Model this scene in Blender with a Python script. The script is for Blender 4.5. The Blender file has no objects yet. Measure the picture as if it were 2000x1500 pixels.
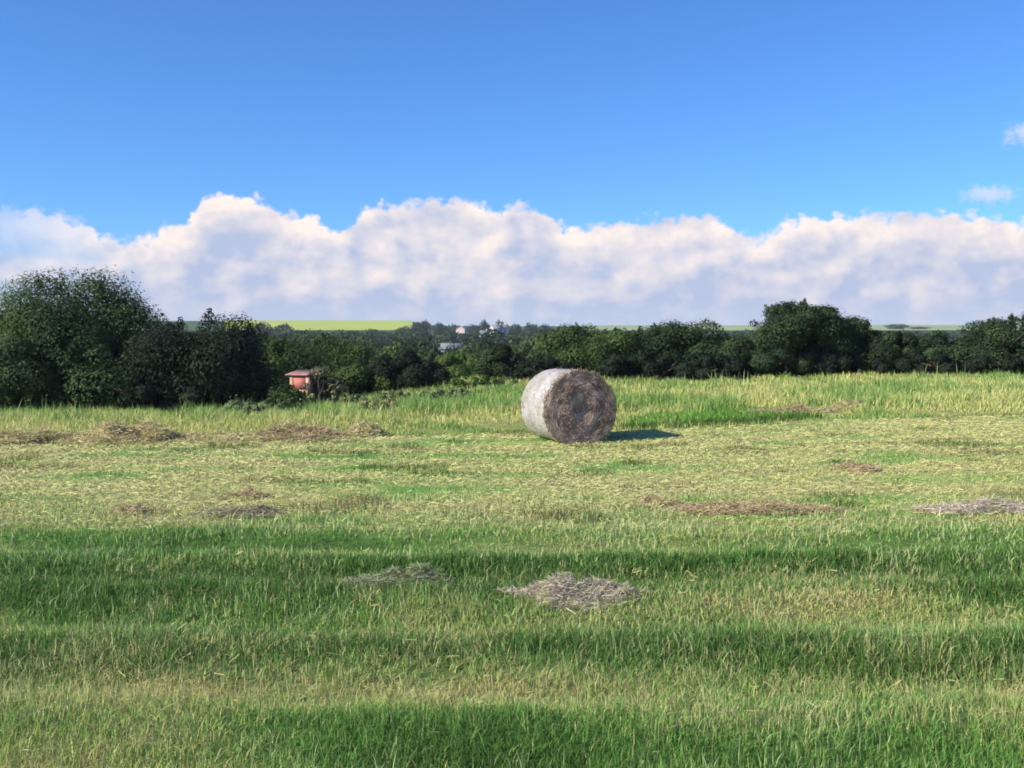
import bpy, math, random
import numpy as np
from mathutils import Vector, Matrix

S = bpy.context.scene
COL = S.collection
rad = math.radians
RNG = np.random.default_rng(7)
random.seed(7)

# ------------------------------------------------------------------ camera
F = 2100.0                       # focal length for a 2000 pixel wide frame
CAMZ = 1.85
PITCH = math.atan(100.0 / F)
cam_data = bpy.data.cameras.new("camera")
cam_data.sensor_width = 36.0
cam_data.lens = 36.0 * F / 2000.0
cam_data.clip_start = 0.05
cam_data.clip_end = 20000
cam = bpy.data.objects.new("camera", cam_data)
COL.objects.link(cam)
cam.location = (0, 0, CAMZ)
cam.rotation_euler = (math.pi / 2 - PITCH, 0, 0)
S.camera = cam


def at(px, py, d):
    """point at ground distance d (along +y) seen at photograph pixel px, py"""
    u, v = px - 1000.0, 750.0 - py
    y = F * math.cos(PITCH) + v * math.sin(PITCH)
    z = -F * math.sin(PITCH) + v * math.cos(PITCH)
    k = d / y
    return u * k, d, CAMZ + z * k


def smooth(a, b, t):
    t = np.clip((np.asarray(t, float) - a) / (b - a), 0, 1)
    return t * t * (3 - 2 * t)


# ------------------------------------------------------------------ noise
TAB = np.random.default_rng(3).random((256, 256))


def vnoise(x, y):
    x = np.asarray(x, float); y = np.asarray(y, float)
    xi = np.floor(x).astype(int); yi = np.floor(y).astype(int)
    fx = x - xi; fy = y - yi
    fx = fx * fx * (3 - 2 * fx); fy = fy * fy * (3 - 2 * fy)
    a = TAB[xi % 256, yi % 256]; b = TAB[(xi + 1) % 256, yi % 256]
    c = TAB[xi % 256, (yi + 1) % 256]; d = TAB[(xi + 1) % 256, (yi + 1) % 256]
    return (a * (1 - fx) + b * fx) * (1 - fy) + (c * (1 - fx) + d * fx) * fy


def fbm(x, y, o=4):
    s = 0; a = 0.5; n = 0
    for k in range(o):
        s = s + a * vnoise(x * 2 ** k + 17.3 * k, y * 2 ** k + 9.1 * k); n += a; a *= 0.5
    return s / n


# ------------------------------------------------------------------ terrain
FR = np.array([0, 42, 60, 100, 180, 300, 500, 650, 800, 900, 1200, 1300, 1600, 9500.])


def ground_z(x, y):
    x = np.asarray(x, float); y = np.asarray(y, float)
    r = np.hypot(x, y)
    near = 0.030 * np.clip(x - 1, 0, 11) * smooth(7, 20, y)
    near = near - 0.50 * (1 - smooth(-7.0, -0.5, x)) * smooth(19, 33, y)
    near = near + 0.05 * (fbm(x * 0.35 + 5, y * 0.55, 3) - 0.5) * (1 - smooth(25, 40, r))
    near = near + 0.22 * (fbm(x * 0.55 + 60, y * 0.45 + 8, 3) - 0.5) * smooth(20, 22.5, y) * (1 - smooth(30, 36, y)) * (1 - smooth(0, 2, x))
    near = near + 0.025 * (fbm(x * 0.9 + 13, y * 2.6 + 70, 3) - 0.5) * smooth(9.5, 11.5, y) * (1 - smooth(17, 19, y))
    near = near + 0.045 * np.sin(y * 5.2 + 1.1 * fbm(x * 0.3, y * 0.3, 2) + 0.6) * smooth(4, 5, y) * (1 - smooth(8.5, 11, y))
    az = np.where(y > 1, x / np.maximum(y, 1) * F + 1000, np.where(x > 0, 3000, -1000))
    ridge = 14.6 - 5.4 * smooth(795, 870, az)
    far = np.interp(r, FR, np.array([0, 0, -2.5, -6.5, -11, -12, -8, -5, -2.5, 2.8, 0, 0, 0, -6.]))
    k = np.interp(r, [900, 1200, 1300, 1600], [0, 1, 1, 0])
    far = np.where(r > 900, np.interp(r, [900, 1200, 1300, 1600, 9500], [2.8, 0, 0, 0, -6]), far) + k * ridge
    w = 1 - smooth(42, 75, r)
    far = far + (fbm(x * 0.01 + 3, y * 0.01, 3) - 0.5) * 2.2 * smooth(60, 200, r) * (1 - smooth(700, 900, r))
    return near * w + far


def mown_edge(x):
    """distance at which the mown hay gives way to the uncut margin"""
    return 18.6 - 0.6 * np.exp(-((x - 3.0) / 1.5) ** 2) + 0.27 * np.clip(x + 4, -6, 6) + 0.06 * np.clip(x - 2, 0, 20) + 0.7 * (fbm(x * 0.5 + 40, x * 0 + 2, 3) - 0.5)


# bands across the field, by distance: dry straw share, lushness, length (m)
BY = np.array([2.0, 4.6, 4.85, 5.1, 5.55, 5.75, 5.95, 6.3, 6.5, 6.85, 7.1, 7.35, 8.05, 8.5, 9.2, 9.9, 10.4, 12, 15, 19, 26])
BS = np.array([.04, .06, .16, .42, .46, .28, .12, .12, .32, .48, .36, .13, .13, .14, .14, .24, .50, .60, .62, .64, .66])
BL = np.array([.66, .64, .56, .40, .32, .60, 1.0, 1.0, .55, .25, .45, 1.0, 1.0, .70, .48, .42, .22, .12, .10, .10, .10])  # darkest bands: lush grass with furrow shade put into its green
BH = np.array([.09, .09, .09, .085, .085, .09, .11, .11, .085, .075, .09, .11, .11, .085, .07, .065, .06, .05, .05, .05, .05])


def cover(x, y):
    """(straw share, lushness, blade length) of the mown field"""
    w = y + 0.9 * (fbm(x * 0.38 + 11, y * 0.5 + 2, 3) - 0.5) + 0.02 * x
    st = np.interp(w, BY, BS); lu = np.interp(w, BY, BL); le = np.interp(w, BY, BH) * (0.74 - 0.16 * smooth(10, 13, y))
    n = fbm(x * 0.55 + 31, y * 1.3 + 7, 4)
    m = fbm(x * 1.7 + 3, y * 3.2 + 70, 3)
    fa = 1 + 0.45 * smooth(10, 12, y)
    ms = fbm(x * 0.75 + 13, y * 2.6 + 70, 4)
    st = st + fa * (0.9 * (n - 0.5) + 0.5 * (m - 0.5)) + 1.1 * (ms - 0.5) * smooth(9.5, 11.5, y)
    lu = lu - fa * (0.7 * (n - 0.5) + 0.4 * (m - 0.5)) - 1.0 * (ms - 0.5) * smooth(9.5, 11.5, y)
    bk = fbm(x * 0.42 + 71, y * 0.9 + 37, 3) - 0.5
    lu = lu + 0.9 * bk * (1 - smooth(9.5, 11, y)); st = st - 0.7 * bk * (1 - smooth(9.5, 11, y))
    lu = lu + 0.35 * np.exp(-((x + 2.8) / 1.6) ** 2 - ((y - 7.8) / 0.4) ** 2) + 0.4 * np.exp(-((x - 3.6) / 0.9) ** 2 - ((y - 7.6) / 0.4) ** 2)
    # a browner patch near the left front, greener streak on the left at nine metres
    st = st + 0.35 * np.exp(-((x + 2.2) / 1.1) ** 2 - ((y - 5.6) / 0.38) ** 2)
    st = st + 0.25 * np.exp(-((x - 2.2) / 1.0) ** 2 - ((y - 5.5) / 0.35) ** 2)
    lu = lu + 0.5 * np.exp(-((x + 2.6) / 2.2) ** 2 - ((y - 9.4) / 0.6) ** 2)
    st = st - 0.35 * np.exp(-((x + 2.6) / 2.2) ** 2 - ((y - 9.4) / 0.6) ** 2)
    # rows of mown stubble in the far half of the field
    row = 0.5 + 0.5 * np.sin(y * 3.4 + 0.5 * x + 2.5 * fbm(x * 0.2, y * 0.3, 2))
    st = st + 0.22 * (row - 0.5) * smooth(10, 12, y)
    return np.clip(st, 0.02, 0.98), np.clip(lu, 0, 1), le


STRAW = np.array([0.62, 0.56, 0.28]); STRAW2 = np.array([0.50, 0.41, 0.23])
YG = np.array([0.46, 0.54, 0.15]); LUSH = np.array([0.088, 0.178, 0.036]); LUSH2 = np.array([0.175, 0.385, 0.080])


def lush_ramp(lu):
    a = np.clip(lu * 2, 0, 1)[:, None]; b = np.clip(lu * 2 - 1, 0, 1)[:, None]
    return (YG[None] * (1 - a) + LUSH2[None] * a) * (1 - b) + LUSH[None] * b


def field_colour(x, y):
    st, lu, le = cover(x, y)
    g = lush_ramp(lu)
    return g * (1 - st[:, None]) + (STRAW * 0.8)[None] * st[:, None]


# ------------------------------------------------------------------ object helpers
def mesh_obj(name, V, Fa, mat, parent=None, col=None, smooth_shade=False):
    """V (n,3); Fa list of arrays of quads (m,4) and tris (k,3)"""
    me = bpy.data.meshes.new(name)
    V = np.asarray(V, np.float32)
    me.vertices.add(len(V)); me.vertices.foreach_set("co", V.ravel())
    arrs = [np.asarray(f, np.int32) for f in Fa if len(f)]
    loops = np.concatenate([a.ravel() for a in arrs])
    tot = np.concatenate([np.full(len(a), a.shape[1], np.int32) for a in arrs])
    start = np.concatenate([[0], np.cumsum(tot)[:-1]]).astype(np.int32)
    me.loops.add(len(loops)); me.loops.foreach_set("vertex_index", loops)
    me.polygons.add(len(tot)); me.polygons.foreach_set("loop_start", start)
    if smooth_shade:
        me.polygons.foreach_set("use_smooth", np.ones(len(tot), bool))
    if col is not None:
        at_ = me.attributes.new("tint", 'FLOAT_COLOR', 'POINT')
        c4 = np.ones((len(V), 4), np.float32); c4[:, :3] = col
        at_.data.foreach_set("color", c4.ravel())
    me.update(calc_edges=True)
    me.materials.append(mat)
    o = bpy.data.objects.new(name, me)
    COL.objects.link(o)
    if parent is not None:
        o.parent = parent
    return o


def tag(o, label=None, cat=None, group=None, kind=None):
    if label: o["label"] = label
    if cat: o["category"] = cat
    if group: o["group"] = group
    if kind: o["kind"] = kind
    return o


def empty(name, loc, rz=0.0):
    o = bpy.data.objects.new(name, None); COL.objects.link(o)
    o.location = loc; o.rotation_euler = (0, 0, rz); o.empty_display_size = 0.3
    return o


def copy_tree(o, parent=None):
    c = o.copy(); COL.objects.link(c)
    if parent is not None:
        c.parent = parent
    for ch in list(o.children):
        copy_tree(ch, c)
    return c


class MB:
    """collects simple solids into one mesh"""
    def __init__(s): s.V = []; s.Q = []; s.T = []; s.n = 0
    def add(s, V, Q=(), T=()):
        V = np.asarray(V, float)
        s.V.append(V)
        if len(Q): s.Q.append(np.asarray(Q) + s.n)
        if len(T): s.T.append(np.asarray(T) + s.n)
        s.n += len(V)
    def box(s, x0, x1, y0, y1, z0, z1):
        V = [(x0, y0, z0), (x1, y0, z0), (x1, y1, z0), (x0, y1, z0), (x0, y0, z1), (x1, y0, z1), (x1, y1, z1), (x0, y1, z1)]
        s.add(V, [(0, 3, 2, 1), (4, 5, 6, 7), (0, 1, 5, 4), (1, 2, 6, 5), (2, 3, 7, 6), (3, 0, 4, 7)])
    def tube(s, pts, rads, n=8):
        pts = [Vector(p) for p in pts]; V = []; Q = []
        for i, p in enumerate(pts):
            d = (pts[min(i + 1, len(pts) - 1)] - pts[max(i - 1, 0)]).normalized()
            a = d.orthogonal().normalized(); b = d.cross(a)
            if i and abs(d.z) < 2:
                a = Vector((1, 0, 0)) - d * d.x
                a = a.normalized() if a.length > 0.1 else d.orthogonal().normalized(); b = d.cross(a)
            else:
                a = Vector((1, 0, 0)) - d * d.x
                a = a.normalized() if a.length > 0.1 else d.orthogonal().normalized(); b = d.cross(a)
            for k in range(n):
                t = 2 * math.pi * k / n
                V.append(p + (a * math.cos(t) + b * math.sin(t)) * rads[i])
        for i in range(len(pts) - 1):
            for k in range(n):
                k2 = (k + 1) % n
                Q.append((i * n + k, i * n + k2, (i + 1) * n + k2, (i + 1) * n + k))
        V.append(pts[-1]); m = len(V) - 1
        T = [((len(pts) - 1) * n + k, (len(pts) - 1) * n + (k + 1) % n, m) for k in range(n)]
        s.add([tuple(v) for v in V], Q, T)
    def build(s, name, mat, parent=None, smooth_shade=False):
        return mesh_obj(name, np.concatenate(s.V), [np.concatenate(s.Q) if s.Q else [], np.concatenate(s.T) if s.T else []], mat, parent, None, smooth_shade)


# ------------------------------------------------------------------ materials
def new_mat(name):
    m = bpy.data.materials.new(name); m.use_nodes = True
    nt = m.node_tree; nt.nodes.clear()
    return m, nt, nt.nodes, nt.links


def blade_mat(name, transl=0.3, rough=0.6, spec=0.25, gain=1.0):
    m, nt, N, L = new_mat(name)
    out = N.new("ShaderNodeOutputMaterial")
    a = N.new("ShaderNodeAttribute"); a.attribute_name = "tint"
    p = N.new("ShaderNodeBsdfPrincipled"); p.inputs["Roughness"].default_value = rough
    p.inputs["Specular IOR Level"].default_value = spec
    L.new(a.outputs["Color"], p.inputs["Base Color"])
    if transl > 0:
        t = N.new("ShaderNodeBsdfTranslucent"); L.new(a.outputs["Color"], t.inputs["Color"])
        mx = N.new("ShaderNodeMixShader"); mx.inputs[0].default_value = transl
        L.new(p.outputs[0], mx.inputs[1]); L.new(t.outputs[0], mx.inputs[2]); L.new(mx.outputs[0], out.inputs[0])
    else:
        L.new(p.outputs[0], out.inputs[0])
    return m


def noise_mat(name, c1, c2, scale=8, rough=0.8, detail=6, bump=0.0, stretch=None, spec=0.2, c3=None):
    m, nt, N, L = new_mat(name)
    out = N.new("ShaderNodeOutputMaterial"); p = N.new("ShaderNodeBsdfPrincipled")
    p.inputs["Roughness"].default_value = rough; p.inputs["Specular IOR Level"].default_value = spec
    tc = N.new("ShaderNodeTexCoord"); mp = N.new("ShaderNodeMapping")
    if stretch: mp.inputs["Scale"].default_value = stretch
    n = N.new("ShaderNodeTexNoise"); n.inputs["Scale"].default_value = scale; n.inputs["Detail"].default_value = detail
    r = N.new("ShaderNodeValToRGB")
    r.color_ramp.elements[0].position = 0.32; r.color_ramp.elements[0].color = (*c1, 1)
    r.color_ramp.elements[1].position = 0.68; r.color_ramp.elements[1].color = (*c2, 1)
    if c3:
        e = r.color_ramp.elements.new(0.5); e.color = (*c3, 1)
    L.new(tc.outputs["Object"], mp.inputs[0]); L.new(mp.outputs[0], n.inputs["Vector"])
    L.new(n.outputs["Fac"], r.inputs[0]); L.new(r.outputs[0], p.inputs["Base Color"])
    if bump:
        b = N.new("ShaderNodeBump"); b.inputs["Strength"].default_value = bump; b.inputs["Distance"].default_value = 0.02
        L.new(n.outputs["Fac"], b.inputs["Height"]); L.new(b.outputs[0], p.inputs["Normal"])
    L.new(p.outputs[0], out.inputs[0])
    return m


M_grass = blade_mat("grass_blades", 0.30)
M_leaf = blade_mat("leaves", 0.22, 0.7, 0.12)
M_straw = blade_mat("straw", 0.15, 0.6, 0.25)
M_bark = noise_mat("bark", (0.035, 0.028, 0.02), (0.10, 0.08, 0.06), 6, 0.9, bump=0.6, stretch=(6, 6, 1))


def ground_mat():
    m, nt, N, L = new_mat("ground_turf")
    out = N.new("ShaderNodeOutputMaterial"); p = N.new("ShaderNodeBsdfPrincipled")
    p.inputs["Roughness"].default_value = 0.9; p.inputs["Specular IOR Level"].default_value = 0.1
    a = N.new("ShaderNodeAttribute"); a.attribute_name = "tint"
    tc = N.new("ShaderNodeTexCoord")
    n = N.new("ShaderNodeTexNoise"); n.inputs["Scale"].default_value = 9; n.inputs["Detail"].default_value = 8
    n.inputs["Roughness"].default_value = 0.7
    r = N.new("ShaderNodeMapRange"); r.inputs[1].default_value = 0.3; r.inputs[2].default_value = 0.7
    r.inputs[3].default_value = 0.45; r.inputs[4].default_value = 1.3
    mx = N.new("ShaderNodeVectorMath"); mx.operation = 'SCALE'
    L.new(tc.outputs["Object"], n.inputs["Vector"]); L.new(n.outputs["Fac"], r.inputs[0])
    L.new(a.outputs["Color"], mx.inputs[0]); L.new(r.outputs[0], mx.inputs["Scale"])
    L.new(mx.outputs[0], p.inputs["Base Color"])
    b = N.new("ShaderNodeBump"); b.inputs["Strength"].default_value = 0.5; b.inputs["Distance"].default_value = 0.03
    L.new(n.outputs["Fac"], b.inputs["Height"]); L.new(b.outputs[0], p.inputs["Normal"])
    L.new(p.outputs[0], out.inputs[0])
    return m


# ------------------------------------------------------------------ ground sheet
def build_ground():
    a = np.concatenate([np.arange(-42, 42.01, 0.25), np.arange(45, 315.1, 3.0)])
    a = np.radians(a)
    r = np.concatenate([np.geomspace(0.4, 50, 230), np.geomspace(50, 9500, 110)[1:]])
    A, R = np.meshgrid(a, r)
    X = (R * np.sin(A)).ravel(); Y = (R * np.cos(A)).ravel()
    Z = ground_z(X, Y)
    na, nr = len(a), len(r)
    i = np.arange(nr - 1)[:, None] * na; j = np.arange(na)[None]; j2 = (j + 1) % na
    Q = np.stack([i + j, i + j2, i + na + j2, i + na + j], -1).reshape(-1, 4)[:, ::-1]
    V = np.stack([X, Y, Z], 1)
    V = np.vstack([V, [[0, 0, float(ground_z(0., 0.1))]]])
    T = np.stack([np.arange(na), np.full(na, len(V) - 1), (np.arange(na) + 1) % na], 1)
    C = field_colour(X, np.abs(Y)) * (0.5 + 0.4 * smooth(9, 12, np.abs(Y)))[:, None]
    rr = R.ravel()
    marg = (np.abs(Y) > mown_edge(X))
    mc = np.array([0.26, 0.28, 0.09])
    C[marg] = mc
    far = smooth(40, 60, rr)[:, None]
    pasture = np.array([0.07, 0.13, 0.035])[None] * (0.6 + 0.8 * fbm(X * 0.02, Y * 0.02, 3))[:, None]
    C = C * (1 - far) + pasture * far
    C = np.vstack([C, C[:1]])
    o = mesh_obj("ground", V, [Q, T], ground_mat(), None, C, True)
    tag(o, "mown hay field sloping into the valley, with low hills behind", kind="structure")
    # yellow-green crop on the distant ridge
    az = np.linspace(440, 806, 120); rr = np.linspace(905, 1215, 40)
    AZ, RR = np.meshgrid(az, rr)
    th = np.arctan((AZ - 1000) / F)
    X = (RR * np.sin(th)).ravel(); Y = (RR * np.cos(th)).ravel(); Z = ground_z(X, Y) + 0.9
    n = len(az)
    i = np.arange(len(rr) - 1)[:, None] * n; j = np.arange(n - 1)[None]
    Q = np.stack([i + j, i + j + 1, i + n + j + 1, i + n + j], -1).reshape(-1, 4)
    mcrop = noise_mat("crop", (0.30, 0.40, 0.06), (0.46, 0.50, 0.08), 0.012, 0.9, detail=8, stretch=(1, 5, 1))
    o = mesh_obj("crop_field", np.stack([X, Y, Z], 1), [Q], mcrop, None, None, True)
    tag(o, "strip of yellow-green crop on the far ridge", kind="structure")
    # pale green pasture on the right of the ridge
    az = np.linspace(1150, 2100, 160); rr = np.linspace(905, 1215, 30)
    AZ, RR = np.meshgrid(az, rr)
    th = np.arctan((AZ - 1000) / F)
    X = (RR * np.sin(th)).ravel(); Y = (RR * np.cos(th)).ravel(); Z = ground_z(X, Y) + 0.9
    n = len(az)
    i = np.arange(len(rr) - 1)[:, None] * n; j = np.arange(n - 1)[None]
    Q = np.stack([i + j, i + j + 1, i + n + j + 1, i + n + j], -1).reshape(-1, 4)
    mp = noise_mat("pasture", (0.22, 0.30, 0.13), (0.31, 0.39, 0.17), 0.012, 0.9)
    o = mesh_obj("pasture_field", np.stack([X, Y, Z], 1), [Q], mp, None, None, True)
    tag(o, "pale blue-green pasture on the far ridge", kind="structure")


build_ground()


# ------------------------------------------------------------------ grass
def blades(X, Y, length, width, col, lean=0.35, z0=-0.005):
    n = len(X)
    th = RNG.uniform(0, 2 * math.pi, n)
    ph = RNG.uniform(0, 2 * math.pi, n)
    wx, wy = np.cos(th) * width / 2, np.sin(th) * width / 2
    ln = np.abs(RNG.normal(0, lean, n)) * length
    dx, dy = np.cos(ph) * ln, np.sin(ph) * ln
    Z = ground_z(X, Y) + z0
    V = np.empty((n, 5, 3), np.float32)
    V[:, 0] = np.stack([X - wx, Y - wy, Z], 1); V[:, 1] = np.stack([X + wx, Y + wy, Z], 1)
    mx, my, mz = X + dx * 0.35, Y + dy * 0.35, Z + length * 0.55
    V[:, 2] = np.stack([mx + wx * .8, my + wy * .8, mz], 1); V[:, 3] = np.stack([mx - wx * .8, my - wy * .8, mz], 1)
    tipz = length * np.sqrt(np.clip(1 - (ln / length) ** 2 * 0.5, 0.15, 1))
    V[:, 4] = np.stack([X + dx, Y + dy, Z + tipz], 1)
    b = np.arange(n)[:, None] * 5
    Q = b + np.array([[0, 1, 2, 3]]); T = b + np.array([[3, 2, 4]])
    return V.reshape(-1, 3), Q, T, np.repeat(col, 5, axis=0)


def scatter(n, y0, y1, p=0.0):
    """points in a fan in front of the camera; density falls as 1/distance**p"""
    u = RNG.random(n)
    e = 2 - p
    Y = (y0 ** e + u * (y1 ** e - y0 ** e)) ** (1 / e) if abs(e) > 1e-3 else y0 * (y1 / y0) ** u
    X = RNG.uniform(-1, 1, n) * (0.60 * Y + 0.9)
    return X, Y


def blade_colour(X, Y, n):
    st, lu, le = cover(X, Y)
    k = RNG.random(n)
    s = (k < st)
    g = lush_ramp(np.clip(lu + RNG.normal(0, 0.22, n), 0, 1))
    q = RNG.random(n)[:, None]
    sc = STRAW[None] * q + STRAW2[None] * (1 - q)
    sc = sc * 0.72 + YG[None] * 0.28
    c = np.where(s[:, None], sc, g)
    c = c * RNG.uniform(0.7, 1.25, (n, 1))
    return c, st, lu, le


def build_grass():
    Vs, Qs, Ts, Cs, off = [], [], [], [], 0
    for (n, y0, y1, p, wscale, lscale) in ((380000, 3.1, 9.0, 1.0, 1.0, 1.0), (360000, 9.0, 24.0, 1.2, 1.0, 1.0)):
        X, Y = scatter(n, y0, y1, p)
        keep = (Y < mown_edge(X) + 0.3)
        # clumps: thin the sward out where the noise is low
        cl = fbm(X * 5 + 3, Y * 5 + 8, 2)
        keep &= RNG.random(n) < np.clip(0.5 + 1.1 * (cl - 0.3), 0.3, 1)
        X, Y = X[keep], Y[keep]; n = len(X)
        c, st, lu, le = blade_colour(X, Y, n)
        tuft = fbm(X * 3 + 50, Y * 3 + 20, 2)
        tf = smooth(0.62, 0.74, fbm(X * 1.1 + 90, Y * 1.5 + 33, 3)) * smooth(9.5, 11, Y)
        le = le * (1 + 1.3 * tf); c = c * (1 - 0.45 * tf[:, None])
        length = le * RNG.uniform(0.45, 1.4, n) * (0.45 + 1.15 * tuft)
        width = np.clip(0.00074 * Y, 0.0038, 0.012) * RNG.uniform(0.7, 1.4, n)
        V, Q, T, C = blades(X, Y, length, width, c, 0.85 if y0 < 5 else 0.85)
        Vs.append(V); Qs.append(Q + off); Ts.append(T + off); Cs.append(C); off += len(V)
    # taller pale stalks standing out of the sward
    n = 26000
    X, Y = scatter(n, 3.3, 12, 1.0)
    keep = fbm(X * 0.9 + 3, Y * 1.4 + 90, 3) > 0.46
    X, Y = X[keep], Y[keep]; n = len(X)
    c = np.array([0.42, 0.50, 0.22])[None] * RNG.uniform(0.6, 1.15, (n, 1))
    V, Q, T, C = blades(X, Y, RNG.uniform(0.05, 0.13, n), np.clip(0.0010 * Y, .004, .01), c, 0.6)
    Vs.append(V); Qs.append(Q + off); Ts.append(T + off); Cs.append(C); off += len(V)
    o = mesh_obj("grass", np.concatenate(Vs), [np.concatenate(Qs), np.concatenate(Ts)], M_grass, None, np.concatenate(Cs))
    tag(o, "short mown grass of the hay field, greener in front and straw pale behind", "grass", kind="stuff")

    # loose straws lying on the stubble
    n = 130000
    X, Y = scatter(n, 3.3, 21, 0.7)
    st, lu, le = cover(X, Y)
    keep = (Y < mown_edge(X)) & (RNG.random(n) < st ** 1.5 * (0.12 + 0.88 * smooth(8.5, 12, Y)))
    X, Y, le, st = X[keep], Y[keep], le[keep], st[keep]; n = len(X)
    Z = ground_z(X, Y) + le * RNG.uniform(0.4, 1.0, n)
    th = RNG.normal(0.1, 0.7, n); L = RNG.uniform(0.025, 0.085, n) * (0.6 + 0.04 * Y); w = np.clip(0.00042 * Y, .002, .007)
    dx, dy = np.cos(th) * L / 2, np.sin(th) * L / 2
    tz = RNG.normal(0, 0.012, n)
    V = np.empty((n, 4, 3)); up = np.stack([-np.sin(th) * w * .5, np.cos(th) * w * .5, w * .6], 1)
    a = np.stack([X - dx, Y - dy, Z - tz], 1); b = np.stack([X + dx, Y + dy, Z + tz], 1)
    V[:, 0] = a - up; V[:, 1] = b - up; V[:, 2] = b + up; V[:, 3] = a + up
    Q = np.arange(n)[:, None] * 4 + np.array([[0, 1, 2, 3]])
    q = RNG.random((n, 1))
    C = (STRAW[None] * q + YG[None] * (1 - q)) * RNG.uniform(0.5, 1.05, (n, 1))
    o = mesh_obj("hay_litter", V.reshape(-1, 3), [Q], M_straw, None, np.repeat(C, 4, 0))
    tag(o, "loose cut straws strewn over the stubble", "hay", kind="stuff")

    # uncut margin between the stubble and the hedge
    n = 260000
    X, Y = scatter(n, 16.5, 43, 1.0)
    keep = Y > mown_edge(X)
    X, Y = X[keep], Y[keep]; n = len(X)
    px = X / Y * F + 1000
    e = Y - mown_edge(X)
    nz = fbm(X * 0.5 + 8, Y * 0.35 + 4, 3); n2 = fbm(X * 1.6 + 4, Y * 1.1 + 14, 3)
    green = np.clip(0.28 + 2.4 * (nz - 0.5) + 1.5 * (n2 - 0.5), 0, 1)
    strip = smooth(1190, 1240, px) * (1 - smooth(1560, 1640, px)) * smooth(0, 0.5, e) * (1 - smooth(2.2, 4.2, e))
    green = np.clip(green + strip * 0.85, 0, 1)
    bank = (1 - smooth(640, 900, px)) * (1 - smooth(2.0, 5.5, e))
    green = np.clip(green - 0.55 * bank, 0, 1)
    near_hedge = smooth(10, 17, e)
    green = np.clip(green + 0.35 * near_hedge * (px < 1000), 0, 1)
    height = (0.10 + 0.12 * smooth(0.5, 7, e)) * np.clip(2.3 * n2 - 0.42 + 0.8 * (nz - 0.5), 0.15, 1.6)
    height = np.where(strip > 0.3, 0.10 + 0.05 * n2, height * (1 + 0.7 * smooth(1.5, 3, e) * (1 - smooth(5, 8, e))))
    s = RNG.random(n) > green
    pale = np.array([0.66, 0.62, 0.26])[None] * RNG.uniform(0.65, 1.2, (n, 1)) * (1 + RNG.normal(0, 0.07, (n, 3)))
    gr = (np.array([0.22, 0.36, 0.09])[None]) * RNG.uniform(0.7, 1.35, (n, 1))
    gr = np.where((strip > 0.3)[:, None], gr * np.where(e < 1.3, 0.42, 0.9)[:, None] * np.array([0.7, 0.95, 0.6]), gr)  # front of the strip darkened: shade of the grass bank put into blade colour
    yg = YG[None] * RNG.uniform(0.7, 1.2, (n, 1))
    k3 = RNG.random(n)[:, None]
    c = np.where(s[:, None], np.where(k3 < 0.55, pale, yg), gr)
    height *= RNG.uniform(0.6, 1.25, n)
    width = 0.0006 * Y * RNG.uniform(0.7, 1.5, n)
    V, Q, T, C = blades(X, Y, height, width, c, 0.65)
    # tall pale flower stems at the hedge foot
    m = 700
    X, Y = scatter(m, 26, 37, 0.5)
    k = (fbm(X * 0.6 + 77, Y * 0.3, 3) > 0.5) & (Y > mown_edge(X) + 7)
    X, Y = X[k], Y[k]; m = len(X)
    c = np.array([0.26, 0.32, 0.14])[None] * RNG.uniform(0.7, 1.3, (m, 1))
    V2, Q2, T2, C2 = blades(X, Y, RNG.uniform(0.25, 0.6, m), np.full(m, 0.03), c, 0.15)
    o = mesh_obj("tall_grass", np.vstack([V, V2]), [np.vstack([Q, Q2 + len(V)]), np.vstack([T, T2 + len(V)])], M_grass, None, np.vstack([C, C2]))
    tag(o, "uncut seeding grass of the margin before the hedge", "grass", kind="stuff")


build_grass()


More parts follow.
